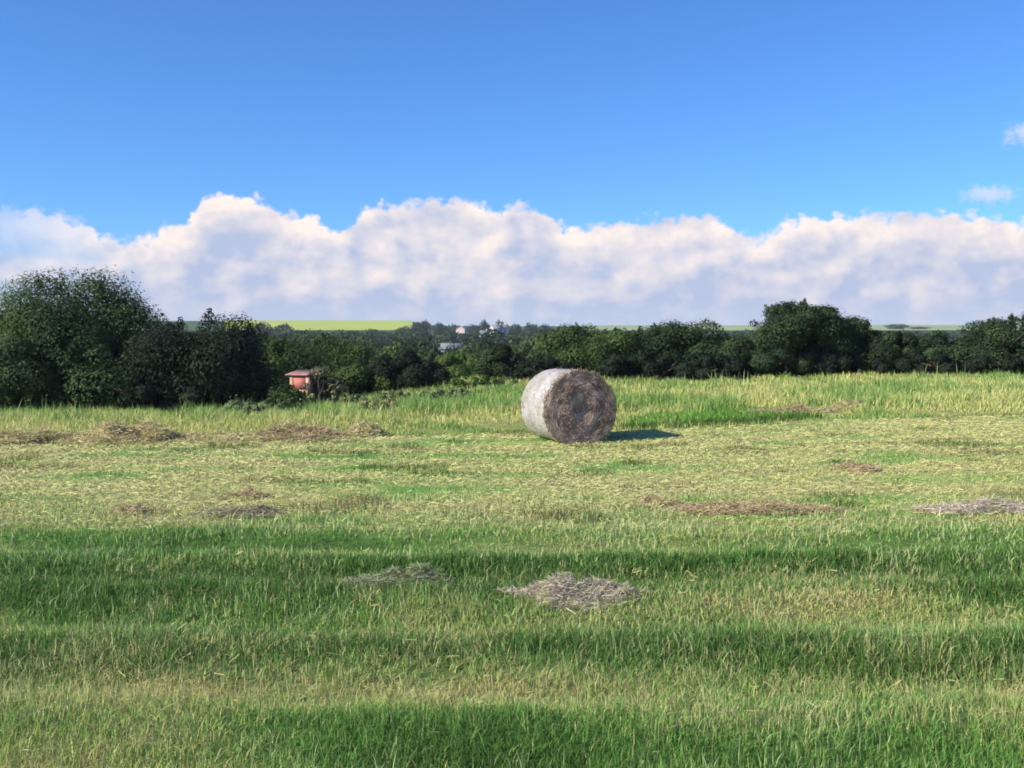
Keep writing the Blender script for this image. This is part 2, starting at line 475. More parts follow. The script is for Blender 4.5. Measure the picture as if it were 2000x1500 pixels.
# ------------------------------------------------------------------ hay heaps
def heap(px0, px1, py_base, hgt, d, depth, n, c1, c2, label, sl=(0.06, 0.2), seed=0, lean=0.0):
    rng = np.random.default_rng(100 + seed)
    x0 = (px0 - 1000) / F * d; x1 = (px1 - 1000) / F * d
    cx, w = (x0 + x1) / 2, (x1 - x0) / 2
    cz = float(ground_z(cx, d))
    def top(u, v):
        r2 = np.clip(u * u + v * v, 0, 1)
        nn = fbm(u * 2.1 + seed * 3.7 + 20, v * 2.1 + seed, 3)
        return 0.72 * hgt * (1 - r2) ** 0.7 * np.clip(2.6 * nn - 0.55, 0.05, 2) * (1 + lean * u)
    g = 26
    U, Wv = np.meshgrid(np.linspace(-1, 1, g), np.linspace(-1, 1, g))
    gx = U.ravel() * w; gy = Wv.ravel() * depth
    gz = ground_z(cx + gx, d + gy) - cz + np.where(U.ravel() ** 2 + Wv.ravel() ** 2 < 1, top(U.ravel(), Wv.ravel()) * 0.85 - 0.03 * (U.ravel() ** 2 + Wv.ravel() ** 2 > 0.45), -0.06)
    V = np.stack([gx, gy, gz], 1)
    i = np.arange(g - 1)[:, None] * g; j = np.arange(g - 1)[None]
    Q = np.stack([i + j, i + j + 1, i + g + j + 1, i + g + j], -1).reshape(-1, 4)
    C = np.tile((np.array(c1) + np.array(c2)) * 0.3, (len(V), 1))
    n = int(n * 2.6)
    a = rng.uniform(0, 2 * math.pi, n); r = np.sqrt(rng.random(n)) * 1.02
    stray = rng.random(n) < 0.20
    r = np.where(stray, 0.85 + np.abs(rng.normal(0, 0.20, n)), r)
    r = r * (0.62 + 0.75 * fbm(np.cos(a) * 1.6 + seed * 2.3 + 30, np.sin(a) * 1.6 + seed * 1.1 + 30, 3))
    u, v = r * np.cos(a), r * np.sin(a)
    X, Y = u * w, v * depth
    Z = ground_z(cx + X, d + Y) - cz + top(u, v) * rng.uniform(0.8, 1.1, n) + np.where(stray, rng.uniform(0.015, 0.045, n), 0.012)
    th = rng.uniform(0, math.pi, n) * 0.7 - 0.35 * math.pi + rng.normal(0, 0.3, n)
    L = rng.uniform(sl[0], sl[1], n) * 0.75; wd = max(0.00034 * d, 0.0020) * rng.uniform(0.7, 1.5, n)
    el = rng.normal(0.0, 0.42, n)
    gr_ = rng.random(n) < 0.22
    D = np.stack([np.cos(th) * np.cos(el), np.sin(th) * np.cos(el), np.sin(el)], 1) * L[:, None] / 2
    P = np.stack([X, Y, Z], 1)
    tw = rng.uniform(0, math.pi, n)
    up = np.stack([-np.sin(th) * np.cos(tw), np.cos(th) * np.cos(tw), np.abs(np.sin(tw))], 1) * wd[:, None] / 2
    SV = np.stack([P - D - up, P + D - up, P + D + up, P - D + up], 1).reshape(-1, 3)
    SQ = np.arange(n)[:, None] * 4 + np.array([[0, 1, 2, 3]]) + len(V)
    q = rng.random((n, 1))
    sc = (np.array(c1)[None] * q + np.array(c2)[None] * (1 - q)) * rng.uniform(0.6, 1.25, (n, 1))
    sc[gr_] = YG * 0.75
    o = mesh_obj("hay_heap", np.vstack([V, SV]), [np.vstack([Q, SQ])], M_straw, None, np.vstack([C, np.repeat(sc, 4, 0)]))
    o.location = (cx, d, cz)
    tag(o, label, "hay heap", "heaps of cut hay left on the field")
    return o


GREYHAY = ((0.74, 0.64, 0.54), (0.48, 0.40, 0.33))
TANHAY = ((0.72, 0.62, 0.35), (0.55, 0.44, 0.24))
BROWN = ((0.64, 0.50, 0.32), (0.46, 0.33, 0.21))
GREENHAY = ((0.36, 0.40, 0.26), (0.2, 0.23, 0.14))
heap(1005, 1240, 1190, 0.20, 7.28, 0.19, 2600, *GREYHAY, "pinkish grey hay heap lying in the green grass nearest the viewer", (0.05, 0.15), 1, 0.25)
heap(655, 880, 1165, 0.15, 7.85, 0.22, 1900, *GREENHAY, "dull grey-green clump of wilted hay on the dark grass band", (0.05, 0.17), 2, 0.5)
heap(395, 545, 1010, 0.10, 10.9, 0.25, 1100, (0.46, 0.39, 0.30), (0.30, 0.25, 0.19), "flat grey-brown hay patch at the edge of the bright green grass", (0.05, 0.15), 3)
heap(430, 520, 985, 0.09, 12.0, 0.22, 500, *BROWN, "small brown hay tuft just behind the flat grey-brown patch", (0.05, 0.15), 4)
heap(215, 300, 1005, 0.09, 11.0, 0.18, 450, *BROWN, "small dark tuft of hay alone near the straw-coloured stubble", (0.05, 0.13), 5)
heap(1235, 1330, 985, 0.11, 11.5, 0.22, 550, *TANHAY, "short tan hay tuft at the start of the long brown row", (0.05, 0.16), 6)
heap(1310, 1640, 1005, 0.10, 11.0, 0.20, 2100, *BROWN, "long low row of brown hay in front of the bale", (0.06, 0.2), 7)
heap(1800, 2030, 1012, 0.12, 10.9, 0.26, 1500, *GREYHAY, "pale hay heap by the edge of the frame, level with the brown row", (0.06, 0.18), 8)
heap(1630, 1720, 938, 0.07, 13.9, 0.25, 450, *BROWN, "small flat reddish-brown hay patch beyond the brown row", (0.05, 0.16), 9)
heap(110, 345, 868, 0.36, 18.4, 0.75, 3000, *TANHAY, "large tan hay bank before the biggest dark bush", (0.1, 0.32), 10, 0.35)
heap(-90, 125, 868, 0.30, 18.2, 0.7, 2200, *TANHAY, "long tan hay bank cut by the edge of the frame", (0.1, 0.3), 11)
heap(330, 530, 862, 0.14, 18.5, 0.6, 1500, *TANHAY, "low flat run of hay joining the large tan bank to the reddish hump", (0.1, 0.28), 16)
heap(490, 665, 860, 0.25, 18.8, 0.6, 2000, *BROWN, "reddish-brown hay hump below the red hut", (0.1, 0.28), 12)
heap(680, 745, 845, 0.26, 19.4, 0.4, 700, *TANHAY, "small yellow hay tuft between the reddish hump and the bale", (0.1, 0.28), 13)
heap(1470, 1620, 815, 0.16, 22.8, 0.5, 1200, *BROWN, "low dark brown hay ridge before the round-crowned tree", (0.1, 0.26), 14)
heap(1625, 1700, 803, 0.17, 23.4, 0.4, 700, *TANHAY, "short tan hay ridge beyond the dark brown one", (0.1, 0.26), 15)


# ------------------------------------------------------------------ hay bale
def build_bale():
    R, LEN = 0.642, 1.28
    nx, ny = 0.31, -0.951                      # the visible end looks this way
    fx, fy = 1.14, 17.82                        # middle of that end on the ground
    cx, cy = fx - nx * LEN / 2, fy - ny * LEN / 2
    gz = float(ground_z(fx, fy))
    root = empty("hay_bale", (cx, cy, gz - 0.03), math.atan2(nx, -ny))   # local -y = visible end
    tag(root, "big round hay bale with pale net wrap and a brown swirled end", "hay bale")
    rng = np.random.default_rng(55)

    def sect(t, r):
        """bale section: round, sagging where it rests"""
        x = r * np.sin(t); z = r * np.cos(t)
        z = np.where(z < -0.80 * R, -0.80 * R + (z + 0.80 * R) * 0.65, z)
        x = x * (1 + 0.035 * np.clip(-z / R, 0, 1))
        return x, z + R * 0.955
    # net wrapped side
    nt_, nl = 160, 40
    t = np.linspace(0, 2 * math.pi, nt_, endpoint=False); l = np.linspace(-1, 1, nl)
    Lg, Tg = np.meshgrid(l, t, indexing="ij")
    edge = np.abs(Lg) ** 14 * 0.05
    bump = 0.020 * (fbm(np.cos(Tg) * 3 + 9, np.sin(Tg) * 3 + Lg * 4, 3) - 0.5) + 0.012 * (fbm(Tg * 14, Lg * 2.0 + 30, 2) - 0.5)
    x, z = sect(Tg, R * (1 - edge) + bump)
    V = np.stack([x.ravel(), (Lg * LEN / 2).ravel(), z.ravel()], 1)
    i = np.arange(nl - 1)[:, None] * nt_; j = np.arange(nt_)[None]; j2 = (j + 1) % nt_
    Q = np.stack([i + j, i + j2, i + nt_ + j2, i + nt_ + j], -1).reshape(-1, 4)
    m, ntree, N, L = new_mat("net_wrap")
    out = N.new("ShaderNodeOutputMaterial"); p = N.new("ShaderNodeBsdfPrincipled")
    p.inputs["Roughness"].default_value = 0.55; p.inputs["Specular IOR Level"].default_value = 0.3
    tc = N.new("ShaderNodeTexCoord")
    n1 = N.new("ShaderNodeTexNoise"); n1.inputs["Scale"].default_value = 55; n1.inputs["Detail"].default_value = 5
    mp = N.new("ShaderNodeMapping"); mp.inputs["Scale"].default_value = (0.5, 2.2, 0.5)
    L.new(tc.outputs["Object"], mp.inputs[0]); L.new(mp.outputs[0], n1.inputs["Vector"])
    n2 = N.new("ShaderNodeTexNoise"); n2.inputs["Scale"].default_value = 2.6; n2.inputs["Detail"].default_value = 4
    L.new(tc.outputs["Object"], n2.inputs["Vector"])
    r1 = N.new("ShaderNodeValToRGB")
    r1.color_ramp.elements[0].position = 0.36; r1.color_ramp.elements[0].color = (0.25, 0.225, 0.195, 1)
    r1.color_ramp.elements[1].position = 0.56; r1.color_ramp.elements[1].color = (0.50, 0.495, 0.50, 1)
    L.new(n1.outputs["Fac"], r1.inputs[0])
    r2 = N.new("ShaderNodeValToRGB")
    r2.color_ramp.elements[0].position = 0.38; r2.color_ramp.elements[0].color = (0.74, 0.69, 0.60, 1)
    r2.color_ramp.elements[1].position = 0.62; r2.color_ramp.elements[1].color = (1, 1, 1, 1)
    L.new(n2.outputs["Fac"], r2.inputs[0])
    mx = N.new("ShaderNodeMix"); mx.data_type = 'RGBA'; mx.blend_type = 'MULTIPLY'; mx.inputs[0].default_value = 1
    L.new(r1.outputs[0], mx.inputs[6]); L.new(r2.outputs[0], mx.inputs[7]); L.new(mx.outputs[2], p.inputs["Base Color"])
    b = N.new("ShaderNodeBump"); b.inputs["Strength"].default_value = 0.6; b.inputs["Distance"].default_value = 0.012
    L.new(n1.outputs["Fac"], b.inputs["Height"]); L.new(b.outputs[0], p.inputs["Normal"])
    L.new(p.outputs[0], out.inputs[0])
    mesh_obj("net_wrap", V, [Q], m, root, None, True)
    # the two ends, rough coils of hay
    for sgn in (-1, 1):
        nr, na = 46, 128
        rr = np.linspace(0, 1, nr); aa = np.linspace(0, 2 * math.pi, na, endpoint=False)
        RR, AA = np.meshgrid(rr, aa, indexing="ij")
        coil = np.sin(RR * 44 - AA * 1.0 + 5 * fbm(np.cos(AA) * 2 + 7, np.sin(AA) * 2 + RR * 2, 3))
        fx_ = RR * np.cos(AA); fy_ = RR * np.sin(AA)
        dep = 0.060 * (fbm(fx_ * 5 + 4, fy_ * 5 + 6, 4) - 0.5) + 0.014 * coil - 0.06 * np.exp(-(RR / 0.22) ** 2)
        dep = dep * (1 - RR ** 10) + 0.015 * (1 - RR ** 4)
        x, z = sect(AA, RR * R * 0.962)
        z = np.where(RR < 0.02, R * 0.955, z)
        V = np.stack([x.ravel(), (sgn * (LEN / 2 - 0.012 + dep)).ravel(), z.ravel()], 1)
        i = np.arange(nr - 1)[:, None] * na; j = np.arange(na)[None]; j2 = (j + 1) % na
        Q = np.stack([i + j, i + j2, i + na + j2, i + na + j], -1).reshape(-1, 4)
        if sgn > 0: Q = Q[:, ::-1]
        tone = np.clip(0.45 + 0.16 * coil + 1.9 * (fbm(fx_ * 5.2 + 14, fy_ * 5.2 + 3, 4) - 0.5), 0, 1).ravel()[:, None]
        hay_d, hay_l = np.array([0.27, 0.175, 0.130]), np.array([0.68, 0.52, 0.42])
        C = hay_d[None] * (1 - tone) + hay_l[None] * tone
        # straws wound round the coil
        n = 11000 if sgn < 0 else 1500
        r = np.sqrt(rng.random(n)) * 0.985; a = rng.uniform(0, 2 * math.pi, n)
        x, z = sect(a, r * R * 0.962)
        P = np.stack([x, np.full(n, 0.0), z], 1)
        gx_, gy_ = r * np.cos(a), r * np.sin(a)
        dd = 0.060 * (fbm(gx_ * 5 + 4, gy_ * 5 + 6, 4) - 0.5) - 0.06 * np.exp(-(r / 0.22) ** 2)
        dd = dd * (1 - r ** 10) + 0.015 * (1 - r ** 4)
        P[:, 1] = sgn * (LEN / 2 + dd + rng.uniform(-0.004, 0.022, n))
        ta = rng.normal(0, 0.45, n)
        tx = np.cos(a) * np.cos(ta) + np.sin(a) * np.sin(ta); tz = -np.sin(a) * np.cos(ta) + np.cos(a) * np.sin(ta)
        Ls = rng.uniform(0.04, 0.13, n)
        D = np.stack([tx, rng.normal(0, 0.16, n), tz], 1) * Ls[:, None] / 2
        W = np.stack([-tz, rng.normal(0, 0.4, n), tx], 1) * (rng.uniform(0.003, 0.0065, n))[:, None] / 2
        SV = np.stack([P - D - W, P + D - W, P + D + W, P - D + W], 1).reshape(-1, 3)
        SQ = np.arange(n)[:, None] * 4 + np.array([[0, 1, 2, 3]]) + len(V)
        q = np.clip(0.45 + 2.0 * (fbm(gx_ * 5.2 + 14, gy_ * 5.2 + 3, 4) - 0.5) + rng.normal(0, .22, n), 0, 1)[:, None]
        SC = hay_d[None] * (1 - q) + hay_l[None] * 1.15 * q
        mesh_obj("end_face", np.vstack([V, SV]), [np.vstack([Q, SQ])], M_straw, root, np.vstack([C, np.repeat(SC, 4, 0)]))
    # frayed straw round the rim and under the bale
    n = 1500
    a = rng.uniform(0, 2 * math.pi, n); rim = rng.random(n) < 0.7
    x, z = sect(a, np.full(n, R * 0.985))
    yy = np.where(rim, -LEN / 2 + np.abs(rng.normal(0, 0.02, n)), rng.uniform(-LEN / 2, LEN / 2, n))
    P = np.stack([x, yy, z], 1)
    out_ = np.stack([np.sin(a), np.zeros(n), np.cos(a)], 1); tan = np.stack([np.cos(a), np.zeros(n), -np.sin(a)], 1)
    D = tan * rng.normal(0, 0.8, (n, 1)) + out_ * rng.uniform(0.0, 0.45, (n, 1)) + np.array([[0, 1, 0]]) * rng.normal(0, 0.35, (n, 1))
    D /= np.linalg.norm(D, axis=1)[:, None]
    Ls = rng.uniform(0.03, 0.10, n)[:, None]
    W = np.cross(D, rng.normal(0, 1, (n, 3))); W /= np.linalg.norm(W, axis=1)[:, None]; W *= 0.0035
    E = P + D * Ls
    SV = np.stack([P - W, E - W, E + W, P + W], 1).reshape(-1, 3)
    SQ = np.arange(n)[:, None] * 4 + np.array([[0, 1, 2, 3]])
    SC = np.array([0.42, 0.33, 0.20])[None] * rng.uniform(0.5, 1.2, (n, 1))
    mesh_obj("frayed_straw", SV, [SQ], M_straw, root, np.repeat(SC, 4, 0))


build_bale()


# ------------------------------------------------------------------ trees and bushes
def crown_mesh(name, w, dep, h, z0, n, leaf, lobes, seed, c1, c2, parent, dome=0.5, tall=0.0):
    c1 = np.array(c1) * TREE_GAIN; c2 = np.array(c2) * TREE_GAIN
    """leaf clusters set on lumps spread through an ellipsoid w x dep x h standing at height z0"""
    rng = np.random.default_rng(seed)
    cs, rs = [], []
    for k in range(lobes):
        while True:
            p = rng.uniform(-1, 1, 3)
            if np.linalg.norm(p) <= 1: break
        q = p / max(np.linalg.norm(p), 1e-3) * rng.uniform(0.5, 0.92)
        # fuller below the middle: broad skirts rather than a ball
        if q[2] < 0: q[:2] *= 1.12
        cs.append((q[0] * w / 2, q[1] * dep / 2, z0 + h * (0.5 + 0.5 * q[2])))
        rs.append(rng.uniform(0.16, 0.30) * min(w, h * 1.15) * (1 if q[2] < 0.3 else 0.8))
    for k in range(max(3, lobes // 6)):        # small sprays breaking the outline
        a = rng.uniform(0, 2 * math.pi); e = rng.uniform(-0.1, 1.0)
        cs.append((math.cos(a) * math.cos(e) * w * 0.44, math.sin(a) * math.cos(e) * dep * 0.44, z0 + h * (0.5 + 0.44 * math.sin(e))))
        rs.append(rng.uniform(0.05, 0.10) * min(w, h))
    for k in range(max(3, lobes // 4)):        # upright shoots: stacked small sprays along a leaning line
        a = rng.uniform(0, 2 * math.pi); q = rng.uniform(0.1, 0.85)
        bx, by = math.cos(a) * w * .5 * q, math.sin(a) * dep * .5 * q
        bz = z0 + h * (0.5 + 0.42 * math.sqrt(max(0, 1 - q * q)))
        la, ln_ = rng.uniform(0, 6.28), rng.uniform(0.05, 0.15) * h
        for m in range(4):
            f = m / 3
            cs.append((bx * (1 + .1 * f) + math.cos(la) * ln_ * .4 * f, by + math.sin(la) * ln_ * .4 * f, bz + ln_ * f)); rs.append(h * 0.055 * (1 - .6 * f))
    cs = np.array(cs); rs = np.array(rs)
    pr = rs ** 2; pr /= pr.sum()
    idx = rng.choice(len(cs), n, p=pr)
    D = rng.normal(0, 1, (n, 3)); D /= np.linalg.norm(D, axis=1)[:, None]
    D[:, 2] = np.where(rng.random(n) < 0.4, np.abs(D[:, 2]), D[:, 2])
    rr = rs[idx] * np.clip(rng.normal(0.93, 0.11, n), 0.2, 1.25)
    lump = 0.75 + 0.5 * fbm(D[:, 0] * 2.2 + idx * 3.1 + 50, D[:, 1] * 2.2 + D[:, 2] * 1.7 + 50, 2)
    P = cs[idx] + D * (rr * lump)[:, None] * np.array([1.1, 1.1, 0.85])
    keep = P[:, 2] > 0.03
    P, D, idx = P[keep], D[keep], idx[keep]; n = len(P)
    nrm = D + rng.normal(0, 0.32, (n, 3)) + np.array([0, 0, 0.35]); nrm /= np.linalg.norm(nrm, axis=1)[:, None]
    tx = np.cross(nrm, rng.normal(0, 1, (n, 3))); tx /= np.linalg.norm(tx, axis=1)[:, None]
    ty = np.cross(nrm, tx)
    s = leaf * rng.uniform(0.6, 1.4, n)[:, None]
    asp = rng.uniform(0.45, 0.8, n)[:, None]
    bend = nrm * s * 0.18
    V = np.stack([P - tx * s * .5, P - ty * s * asp * .5 + bend * .5, P + tx * s * .5, P + ty * s * asp * .5 + bend * .5], 1).reshape(-1, 3)
    Q = np.arange(n)[:, None] * 4 + np.array([[0, 1, 2, 3]])
    lobe_t = rng.uniform(0, 1, len(cs))
    t = np.clip(0.75 * lobe_t[idx] + 0.25 * rng.random(n), 0, 1)[:, None]
    C = (np.array(c1)[None] * (1 - t) + np.array(c2)[None] * t) * rng.uniform(0.85, 1.15, (n, 1))
    return mesh_obj(name, V, [Q], M_leaf, parent, np.repeat(C, 4, 0))


def trunk_mesh(parent, h, r, crown_h, spread, seed, stems=1):
    rng = random.Random(seed)
    b = MB()
    for s in range(stems):
        ox, oy = (rng.uniform(-.25, .25) * spread if stems > 1 else 0), (rng.uniform(-.2, .2) * spread if stems > 1 else 0)
        top = (ox * 2 + rng.uniform(-.1, .1) * spread, oy * 2 + rng.uniform(-.1, .1) * spread, h * 0.8)
        mid = (ox * 1.4, oy * 1.4, h * 0.35)
        b.tube([(ox * .6, oy * .6, -0.25), mid, top], [r * 1.25, r * 0.85, r * 0.25], 8)
        for k in range(4):
            z = h * rng.uniform(0.3, 0.55); a = rng.uniform(0, 6.28); q = spread * rng.uniform(.25, .42)
            b.tube([(mid[0], mid[1], z), (mid[0] + math.cos(a) * q * .5, mid[1] + math.sin(a) * q * .5, z + h * .14),
                    (mid[0] + math.cos(a) * q, mid[1] + math.sin(a) * q, z + h * .3)], [r * .5, r * .35, r * .12], 6)
    return b.build("trunk", M_bark, parent, True)


TREE_GAIN = 1.02
DARK1, DARK2 = (0.018, 0.038, 0.017), (0.062, 0.104, 0.040)
MID1, MID2 = (0.035, 0.065, 0.020), (0.090, 0.145, 0.042)
LIGHT1, LIGHT2 = (0.060, 0.110, 0.025), (0.140, 0.220, 0.055)
NAVY1, NAVY2 = (0.012, 0.020, 0.013), (0.030, 0.046, 0.026)  # near-black leaves, also used to put hedge-foot shade into low bushes' colour


def bush(kind, pxc, pytop, wpx, d, label, pal=(DARK1, DARK2), n=9000, leaf=0.13, seed=1, low=0.0, stems=3, lobes=26, cat="bush", group=None, depk=0.8):
    x = (pxc - 1000) / F * d
    gz = float(ground_z(x, d))
    h = max(at(pxc, pytop, d)[2] - gz, 0.38)
    w = wpx / F * d
    root = empty(kind, (x, d, gz))
    crown_mesh("crown", w, w * depk, h * (1 - low), h * low, n, leaf, lobes, seed, pal[0], pal[1], root)
    trunk_mesh(root, h * 0.9, 0.035 * h + 0.02, h, w * 0.6, seed, stems)
    tag(root, label, cat, group)
    return root


HG = "trees and bushes of the field hedge"
TREES = [
    # kind, px centre, py top, px width, distance, label, palette, leaves, seed, low, stems
    ("tree", 140, 535, 290, 33.0, "tallest tree of the hedge, its broad green crown standing above all", (DARK1, MID2), 18000, 11, 0.12, 2, "tree"),
    ("hedge_bush", -30, 580, 130, 33.5, "dark bush cut off by the picture edge beside the tallest tree", (DARK1, DARK2), 7000, 12, 0, 3, "bush"),
    ("hedge_bush", 50, 655, 210, 31.2, "broad bush at the foot of the tallest tree, above the tan hay bank", (DARK1, DARK2), 12000, 13, 0, 4, "bush"),
    ("hedge_bush", 225, 640, 210, 31.6, "dark bush between the tallest tree and the rounded dark bush", (DARK1, DARK2), 12000, 14, 0, 4, "bush"),
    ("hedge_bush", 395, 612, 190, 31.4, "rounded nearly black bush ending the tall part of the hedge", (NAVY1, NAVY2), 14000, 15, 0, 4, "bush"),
    ("hedge_bush", 320, 650, 120, 32.4, "narrow dark bush squeezed behind the rounded nearly black one", (DARK1, DARK2), 7000, 16, 0, 3, "bush"),
    ("hedge_bush", 505, 650, 140, 35.5, "mid-green bush just beside the red hut", (DARK1, MID2), 8000, 17, 0, 3, "bush"),
    ("hedge_bush", 625, 652, 165, 43.0, "taller leafy green bush rising behind the red hut", (MID1, MID2), 10000, 18, 0, 3, "bush"),
    ("hedge_bush", 700, 698, 140, 38.0, "low dark bush next to the red hut, with paler top leaves", (DARK1, MID2), 8000, 19, 0, 3, "bush"),
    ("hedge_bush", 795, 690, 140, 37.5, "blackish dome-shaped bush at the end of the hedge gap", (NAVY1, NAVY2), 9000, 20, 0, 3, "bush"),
    ("hedge_bush", 905, 690, 130, 45.0, "bright green bush seen in the gap of the hedge", (LIGHT1, LIGHT2), 8000, 21, 0, 3, "bush"),
    ("hedge_bush", 1015, 672, 150, 41.0, "dark bush behind the shoulder of the hay bale", (NAVY1, DARK2), 9000, 22, 0, 3, "bush"),
    ("hedge_bush", 1120, 636, 140, 40.0, "upright green bush directly above the hay bale", (DARK1, MID2), 10000, 23, 0, 3, "bush"),
    ("hedge_bush", 1208, 640, 130, 39.5, "bush with a ragged top, next after the one above the bale", (DARK1, MID2), 9000, 24, 0, 3, "bush"),
    ("hedge_bush", 1290, 630, 115, 39.5, "bush with a small pointed top midway from bale to round-crowned tree", (DARK1, DARK2), 8000, 25, 0, 3, "bush"),
    ("hedge_bush", 1365, 640, 110, 39.5, "narrow dark bush below the green ridge", (DARK1, DARK2), 8000, 26, 0, 3, "bush"),
    ("hedge_bush", 1430, 660, 110, 38.5, "low bush leaning on the round-crowned tree", (DARK1, DARK2), 8000, 27, 0, 3, "bush"),
    ("tree", 1555, 590, 190, 38.5, "round-crowned dark tree standing out of the low hedge", (DARK1, DARK2), 16000, 28, 0.20, 1, "tree"),
    ("hedge_bush", 1520, 680, 140, 37.8, "dark undergrowth bush at the foot of the round-crowned tree", (NAVY1, DARK2), 8000, 38, 0, 3, "bush"),
    ("hedge_bush", 1660, 622, 110, 39.0, "spiky dark bush on the sloping side of the round-crowned tree", (DARK1, DARK2), 8000, 29, 0, 3, "bush"),
    ("hedge_bush", 1610, 675, 120, 38.0, "blackish bush under the spiky one", (NAVY1, NAVY2), 8000, 30, 0, 3, "bush"),
    ("hedge_bush", 1735, 650, 120, 38.6, "low blackish bush under the pale gap in the hedge top", (NAVY1, DARK2), 8000, 31, 0, 3, "bush"),
    ("hedge_bush", 1825, 655, 130, 38.6, "low dark bush with a long level top", (NAVY1, DARK2), 8000, 32, 0, 3, "bush"),
    ("hedge_bush", 1905, 656, 110, 38.4, "small dark bush before the cut-off tree", (NAVY1, DARK2), 8000, 33, 0, 3, "bush"),
    ("tree", 1985, 618, 170, 38.0, "dark tree cut off by the picture edge at the hedge end", (DARK1, DARK2), 12000, 34, 0.1, 2, "tree"),
]
TREES += [  # added low row whose black leaf colour stands for shade under the hedge
    ("hedge_bush", 1075, 700, 120, 38.2, "low added thicket, coloured black for hedge shade, just behind the bale top", (NAVY1, NAVY2), 6000, 71, 0, 3, "bush"),
    ("hedge_bush", 1260, 690, 170, 37.9, "long low added thicket, coloured black for hedge shade, beside the bale's shaded end", (NAVY1, NAVY2), 8000, 72, 0, 4, "bush"),
    ("hedge_bush", 1400, 692, 160, 37.4, "low added thicket, coloured black for hedge shade, leading up to the round-crowned tree", (NAVY1, NAVY2), 7000, 73, 0, 4, "bush"),
    ("hedge_bush", 1780, 690, 190, 37.6, "long low added thicket, coloured black for hedge shade, under the level-topped bush", (NAVY1, NAVY2), 8000, 74, 0, 4, "bush"),
    ("hedge_bush", 1940, 690, 150, 37.2, "low added thicket, coloured black for hedge shade, at the foot of the cut-off tree", (NAVY1, NAVY2), 7000, 75, 0, 4, "bush"),
    ("hedge_bush", 300, 735, 170, 30.6, "low added thicket, coloured black for hedge shade, at the foot of the tall hedge, behind the tan bank", (NAVY1, NAVY2), 7000, 76, 0, 4, "bush"),
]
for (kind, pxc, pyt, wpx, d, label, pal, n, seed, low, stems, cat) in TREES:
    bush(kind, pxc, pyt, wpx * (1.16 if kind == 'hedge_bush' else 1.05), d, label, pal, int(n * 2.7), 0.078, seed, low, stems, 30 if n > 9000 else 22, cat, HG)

# ground plants by the hedge
bush("nettle_clump", 560, 792, 120, 28.5, "low dark nettle clump in the tall grass below the red hut", (DARK1, MID2), 2500, 0.09, 61, 0, 4, 14, "weed")
bush("bramble", 935, 742, 150, 36.0, "low bright bramble between the blackish dome bush and the bale", (LIGHT1, LIGHT2), 5000, 0.10, 62, 0, 4, 18, "bush")
SCRUB = ((0.11, 0.17, 0.07), (0.24, 0.31, 0.14))
SG = "low scrub plants in the rough margin"
bush("scrub_plant", 470, 778, 70, 29.5, "upright pale scrub plant just where the tall dark hedge ends", SCRUB, 1500, 0.08, 81, 0, 4, 14, "weed", SG)
bush("scrub_plant", 520, 800, 90, 26.5, "low pale green scrub mound nearest the stubble below the hut", SCRUB, 1600, 0.08, 82, 0, 4, 14, "weed", SG)
bush("scrub_plant", 690, 788, 130, 29.5, "wide grey-green scrub mound before the low dark bush by the hut", SCRUB, 2200, 0.08, 83, 0, 4, 16, "weed", SG)
bush("scrub_plant", 775, 782, 120, 31.0, "grey-green scrub mound right in front of the blackish dome-shaped bush", SCRUB, 2000, 0.08, 84, 0, 4, 16, "weed", SG)
bush("scrub_plant", 870, 776, 110, 30.0, "pale scrub mound at the tapering end of the blackish dome-shaped bush", SCRUB, 1800, 0.08, 85, 0, 4, 16, "weed", SG)
bush("scrub_plant", 740, 812, 90, 25.5, "small straw-tinged scrub mound standing alone behind the yellow hay tuft", ((0.22, 0.22, 0.10), (0.36, 0.36, 0.16)), 1300, 0.08, 86, 0, 4, 12, "weed", SG)

# ------------------------------------------------------------------ valley trees
protos = []
for k in range(6):
    r = empty("tree", (0, 0, 0))
    crown_mesh("crown", 1.0, 0.95, 0.92, 0.08, 2200, 0.080, 24, 200 + k, (DARK1, MID1, DARK1, NAVY1, DARK1, MID1)[k], (DARK2, MID2, MID2, DARK2, DARK2, MID2)[k], r)
    trunk_mesh(r, 0.6, 0.03, 1, 0.6, 300 + k, 1)
    protos.append(r)
used = set()


def far_tree(k, px, pytop, d, wpx, label, group, hmin=3.0):
    x = (px - 1000) / F * d
    gz = float(ground_z(x, d))
    h = max(at(px, pytop, d)[2] - gz, hmin)
    w = wpx / F * d
    if k in used:
        r = copy_tree(protos[k])
    else:
        r = protos[k]; used.add(k)
    r.location = (x, d, gz); r.scale = (w, w, h); r.rotation_euler = (0, 0, random.uniform(0, 6.28))
    tag(r, label, "tree", group)
    return r


